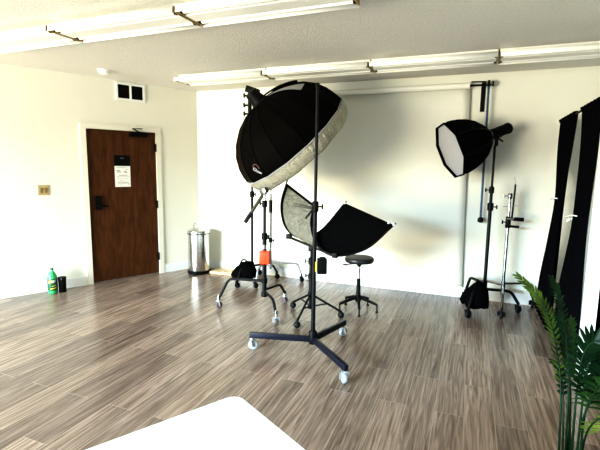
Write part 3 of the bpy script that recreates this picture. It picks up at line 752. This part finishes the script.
hP = [V((.20+(p[0]-.20)*.62, -.30+(p[1]+.30)*.6, p[2]-.02)) for p in hP]
obj('handle', MB().tube(spline(hP, 4), .006, 8), CHROME, tc2)
pd = MB(); pd.bar((.235,-.455,.022), (.262,-.520,.014), .055, .012, bev=.004); obj('pedal', pd, BLACK, tc2)

wb = thing('wooden_board', 'flat pale pine board lying on floor along back wall beside trash can', 'board', (.58, -.16, 0))
b = MB(); b.box((.575, -.158, .012), (.43, .27, .022), bev=.003); obj('panel', b, WOODP, wb)
b = MB(); b.box((.575, -.277, .028), (.43, .022, .012), bev=.002); b.box((.575, -.037, .028), (.43, .022, .012), bev=.002); obj('batten', b, WOODP, wb)
b = MB(); b.box((.585, -.215, .030), (.02, .035, .018), bev=.003); obj('latch', b, GREYM, wb)

bo2 = thing('soda_bottle', 'green plastic soda bottle standing on the floor at left wall', 'bottle', (-.79, -1.93, 0))
B1 = (-.79, -1.93, 0)
obj('bottle_body', MB().lathe(B1, [(.030,0),(.046,.004),(.052,.02),(.054,.05),(.054,.185),(.052,.205),(.043,.235),(.028,.262),(.016,.282),(.0145,.300)], n=28), GREENB, bo2)
lb = obj('label_wrap', MB().lathe(B1, [(.0545,.045),(.0552,.047),(.0552,.186),(.0545,.188)], n=28, cap=False), GREENL, bo2)
obj('cap', MB().lathe((-.79,-1.93,.293), [(.0165,0),(.0175,.003),(.0175,.018),(.015,.021),(.001,.021)], n=16), mat('dark_green_cap', (.01,.10,.05), rough=.4), bo2)
# printed shapes on the label, following its curve; angle 0 faces the camera
fa = math.atan2(-5.5+1.93, 3.88+.79)
def lab(z0, z1, a0, a1, sk=0.):
    rows = []
    for i in range(5):
        z = z0+(z1-z0)*i/4
        rows.append([(B1[0]+.0562*math.cos(fa+a0+(a1-a0)*j/8+sk*i), B1[1]+.0562*math.sin(fa+a0+(a1-a0)*j/8+sk*i), z+(j-4)*.0016) for j in range(9)])
    return rows
m = MB(); m.grid(lab(.140,.172,-.95,-.45,.05)); m.grid(lab(.066,.076,-.6,.7)); m.grid(lab(.100,.108,-.2,.6)); obj('yellow_print', m, YELLOW, lb, 60)
m = MB()
for a in (-.35, -.02, .3): m.grid(lab(.138,.168,a,a+.16,.05))
m.grid(lab(.164,.172,-.3,.55)); m.grid(lab(.150,.156,-.3,.5)); obj('white_print', m, WHITEP, lb, 60)
tu = thing('tumbler', 'black insulated tumbler on the floor just right of the green bottle', 'tumbler', (-.745, -1.835, 0))
obj('cup', MB().lathe((-.745,-1.835,0), [(.038,0),(.041,.004),(.045,.165)], n=28), BLACK, tu)
obj('lid', MB().lathe((-.745,-1.835,.163), [(.046,0),(.0475,.004),(.0475,.018),(.043,.024),(.001,.024)], n=28), RUBBER, tu)
m = MB(); m.box((-.717,-1.867,.168), (.012,.012,.018), bev=.002); obj('lid_tab', m, GREYM, tu)

# ------------------------------------------------------------------ table at the bottom edge
tt = V((3.135, -4.229, .74)); ta = V((-.4900,-.8717,0)); tb_ = V((.8717,-.4900,0))
tl = thing('folding_table', 'white rounded-corner table top at the bottom of the picture', 'table', tt + ta*.75 + tb_*.37 - V((0,0,.74)))
TL, TW, RC = 1.55, .72, .045
poly = []
for (cx_, cy_, a0) in ((RC, RC, 180), (TL-RC, RC, 270), (TL-RC, TW-RC, 0), (RC, TW-RC, 90)):
    for k in range(7):
        a = math.radians(a0+15*k); poly.append(tt + ta*(cx_+RC*math.cos(a)) + tb_*(cy_+RC*math.sin(a)))
obj('table_top', MB().prism(poly, (0,0,-.038)), WHITEP, tl, 40)
for s in (.22, TL-.22):
    for w in (.08, TW-.08):
        p = tt + ta*s + tb_*w
        obj('leg', MB().cyl((p.x, p.y, 0), (p.x, p.y, .703), .014), GREYM, tl)
    p0 = tt + ta*s + tb_*.08; p1 = tt + ta*s + tb_*(TW-.08)
    obj('leg_brace', MB().cyl((p0.x, p0.y, .2), (p1.x, p1.y, .2), .010), GREYM, tl)

# ------------------------------------------------------------------ palm
PB = V((4.415, -3.30, 0))
pl = thing('potted_palm', 'green potted palm with arching fronds at the lower right', 'plant', PB)
obj('pot', MB().lathe(PB, [(.085,0),(.095,.01),(.110,.11),(.115,.115),(.115,.135),(.105,.135),(.10,.105)], n=32, cap=False), POTM, pl)
obj('soil', MB().cyl(PB+V((0,0,.08)), PB+V((0,0,.110)), .099, n=28), SOIL, pl)
def frond(P, ll, lw, m, n=16, spread=1.0, t0=.3, up=(0,0,1), droop=.25, side=(1,1), stem_r=.006, ang=.75):
    """arching rachis with rows of lance-shaped leaflets on both sides"""
    pts = spline(P, 10); N_ = len(pts)
    rs = [stem_r*(1-.75*i/(N_-1)) for i in range(N_)]
    stt = obj('stem', MB().tube(pts, rs, 8), STEMM, pl)
    mb = MB()
    for i in range(n):
        f = t0+(1-t0)*i/(n-1); idx = min(N_-2, int(f*(N_-1))); p = pts[idx].lerp(pts[idx+1], f*(N_-1)-idx)
        tg = (pts[idx+1]-pts[idx]).normalized()
        sd = tg.cross(V(up)).normalized(); nn = sd.cross(tg).normalized()
        L = ll*(.45+.55*math.sin(PI*min(1, .18+.75*(i/(n-1)))))*random.uniform(.9, 1.1)
        for s, on in ((-1, side[0]), (1, side[1])):
            if not on: continue
            a_ = ang*(1-.45*(i/(n-1)))*random.uniform(.9, 1.1)
            d = (tg*math.cos(a_)+sd*s*math.sin(a_)*spread + nn*random.uniform(-.1,.2)).normalized()
            wv = d.cross(nn).normalized()
            rows = []
            for q in range(7):
                u = q/6; w = lw*math.sin(PI*min(1, (.10+.90*u)))**.75*(1 if u < 1 else 0)+.0006
                cc = p + d*L*u - V((0,0,1))*droop*L*u*u
                rows.append([cc - wv*w/2 + nn*.10*w, cc, cc + wv*w/2 + nn*.10*w])
            mb.grid(rows)
    obj('frond', mb, m, stt, 60)
    return stt
frond([PB+V((-.045,.02,.10)), (4.362,-3.255,.30), (4.362,-3.215,.456), (4.351,-3.154,.608), (4.335,-3.056,.726), (4.297,-3.001,.837), (4.246,-2.956,.912), (4.166,-2.924,.985)], .066, .0125, LEAFO, n=25, t0=.36, up=(.4,-.8,.3), droop=.12, ang=.8)
frond([PB+V((-.02,.03,.10)), (4.385,-3.26,.40), (4.385,-3.18,.62), (4.372,-3.06,.80), (4.350,-2.96,.92), (4.330,-2.90,.985)], .060, .012, LEAFD, n=21, t0=.42, up=(.4,-.8,.3), droop=.15)
frond([PB+V((.0,.0,.10)), (4.405,-3.30,.40), (4.412,-3.27,.60), (4.425,-3.26,.735), (4.465,-3.27,.80), (4.53,-3.28,.80)], .14, .016, LEAFD, n=20, t0=.36, up=(.3,-.8,.5), droop=.25, ang=.95)
frond([PB+V((.02,-.01,.10)), (4.425,-3.32,.36), (4.445,-3.33,.50), (4.475,-3.35,.62), (4.53,-3.38,.68), (4.60,-3.40,.66)], .14, .014, LEAF, n=19, t0=.40, up=(.3,-.8,.5), droop=.55, ang=1.05)
frond([PB+V((.03,.01,.10)), (4.455,-3.30,.33), (4.472,-3.33,.43), (4.50,-3.38,.495), (4.56,-3.42,.515)], .085, .013, LEAFY, n=15, t0=.30, up=(.3,-.8,.5), droop=.3, ang=1.0)
frond([PB+V((.01,.03,.10)), (4.40,-3.24,.38), (4.40,-3.16,.56), (4.40,-3.08,.70), (4.415,-3.02,.80)], .065, .012, LEAF, n=18, t0=.5, up=(.4,-.8,.3), droop=.2)
frond([PB+V((-.03,.03,.10)), (4.375,-3.25,.34), (4.372,-3.20,.48), (4.360,-3.15,.58), (4.335,-3.10,.60)], .055, .017, LEAFD, n=12, t0=.5, up=(.4,-.8,.3), droop=.35)

frond([PB+V((.02,.02,.10)), (4.432,-3.29,.40), (4.438,-3.27,.58), (4.452,-3.25,.70), (4.476,-3.23,.79)], .11, .015, LEAFD, n=21, t0=.42, up=(.3,-.8,.5), droop=.3, ang=.95)
frond([PB+V((.03,-.02,.10)), (4.44,-3.31,.42), (4.468,-3.30,.56), (4.515,-3.29,.66), (4.575,-3.28,.70)], .13, .015, LEAFD, n=19, t0=.40, up=(.3,-.8,.5), droop=.35, ang=1.0)
frond([PB+V((-.01,.04,.10)), (4.405,-3.22,.40), (4.398,-3.14,.60), (4.385,-3.06,.74), (4.36,-3.0,.82)], .075, .013, LEAFD, n=20, t0=.45, up=(.4,-.8,.3), droop=.3)

# ------------------------------------------------------------------ light
def area(name, loc, target, sx, sy, power, color, spread=180):
    l = bpy.data.lights.new(name, 'AREA'); l.shape = 'RECTANGLE'; l.size = sx; l.size_y = sy; l.energy = power; l.color = color; l.spread = math.radians(spread)
    o = bpy.data.objects.new(name, l); col.objects.link(o); o.location = loc
    o.rotation_euler = (V(target)-V(loc)).to_track_quat('-Z', 'Y').to_euler()
    return o
area('window_skylight', (-3.2, -14.0, 3.75), (1.2, -1.0, .5), 6.0, 1.3, 1450, (.58, .83, 1.0), 120)
area('window_daylight', (-2.1, -8.6, 1.8), (.9, -1.0, .8), 4.0, 1.7, 130, (1.0, .97, .86), 130)
area('window_ground_bounce', (-2.0, -8.9, .55), (.6, -1.5, 2.6), 4.2, .9, 160, (1.0, .90, .62), 115)
w = bpy.data.worlds.new('world'); bpy.context.scene.world = w; w.use_nodes = True
w.node_tree.nodes['Background'].inputs[0].default_value = (.93, .96, 1, 1); w.node_tree.nodes['Background'].inputs[1].default_value = .62

# ------------------------------------------------------------------ camera
cam = bpy.data.cameras.new('camera'); co_ = bpy.data.objects.new('camera', cam); col.objects.link(co_)
yaw, pitch, roll = -.3787, .1334, .0141
fw = V((math.sin(yaw)*math.cos(pitch), math.cos(yaw)*math.cos(pitch), -math.sin(pitch)))
r0 = V((math.cos(yaw), -math.sin(yaw), 0)); u0 = r0.cross(fw)
r_ = r0*math.cos(roll)+u0*math.sin(roll); u_ = -r0*math.sin(roll)+u0*math.cos(roll)
Mx = Matrix((r_, u_, -fw)).transposed().to_4x4(); Mx.translation = V((3.882, -5.504, 1.5654))
co_.matrix_world = Mx
cam.sensor_width = 36; cam.lens = 424.03/600*36; cam.clip_start = .05
sc = bpy.context.scene; sc.camera = co_
sc.view_settings.view_transform = 'Standard'
sc.view_settings.look = 'High Contrast'
sc.view_settings.exposure = 0.2
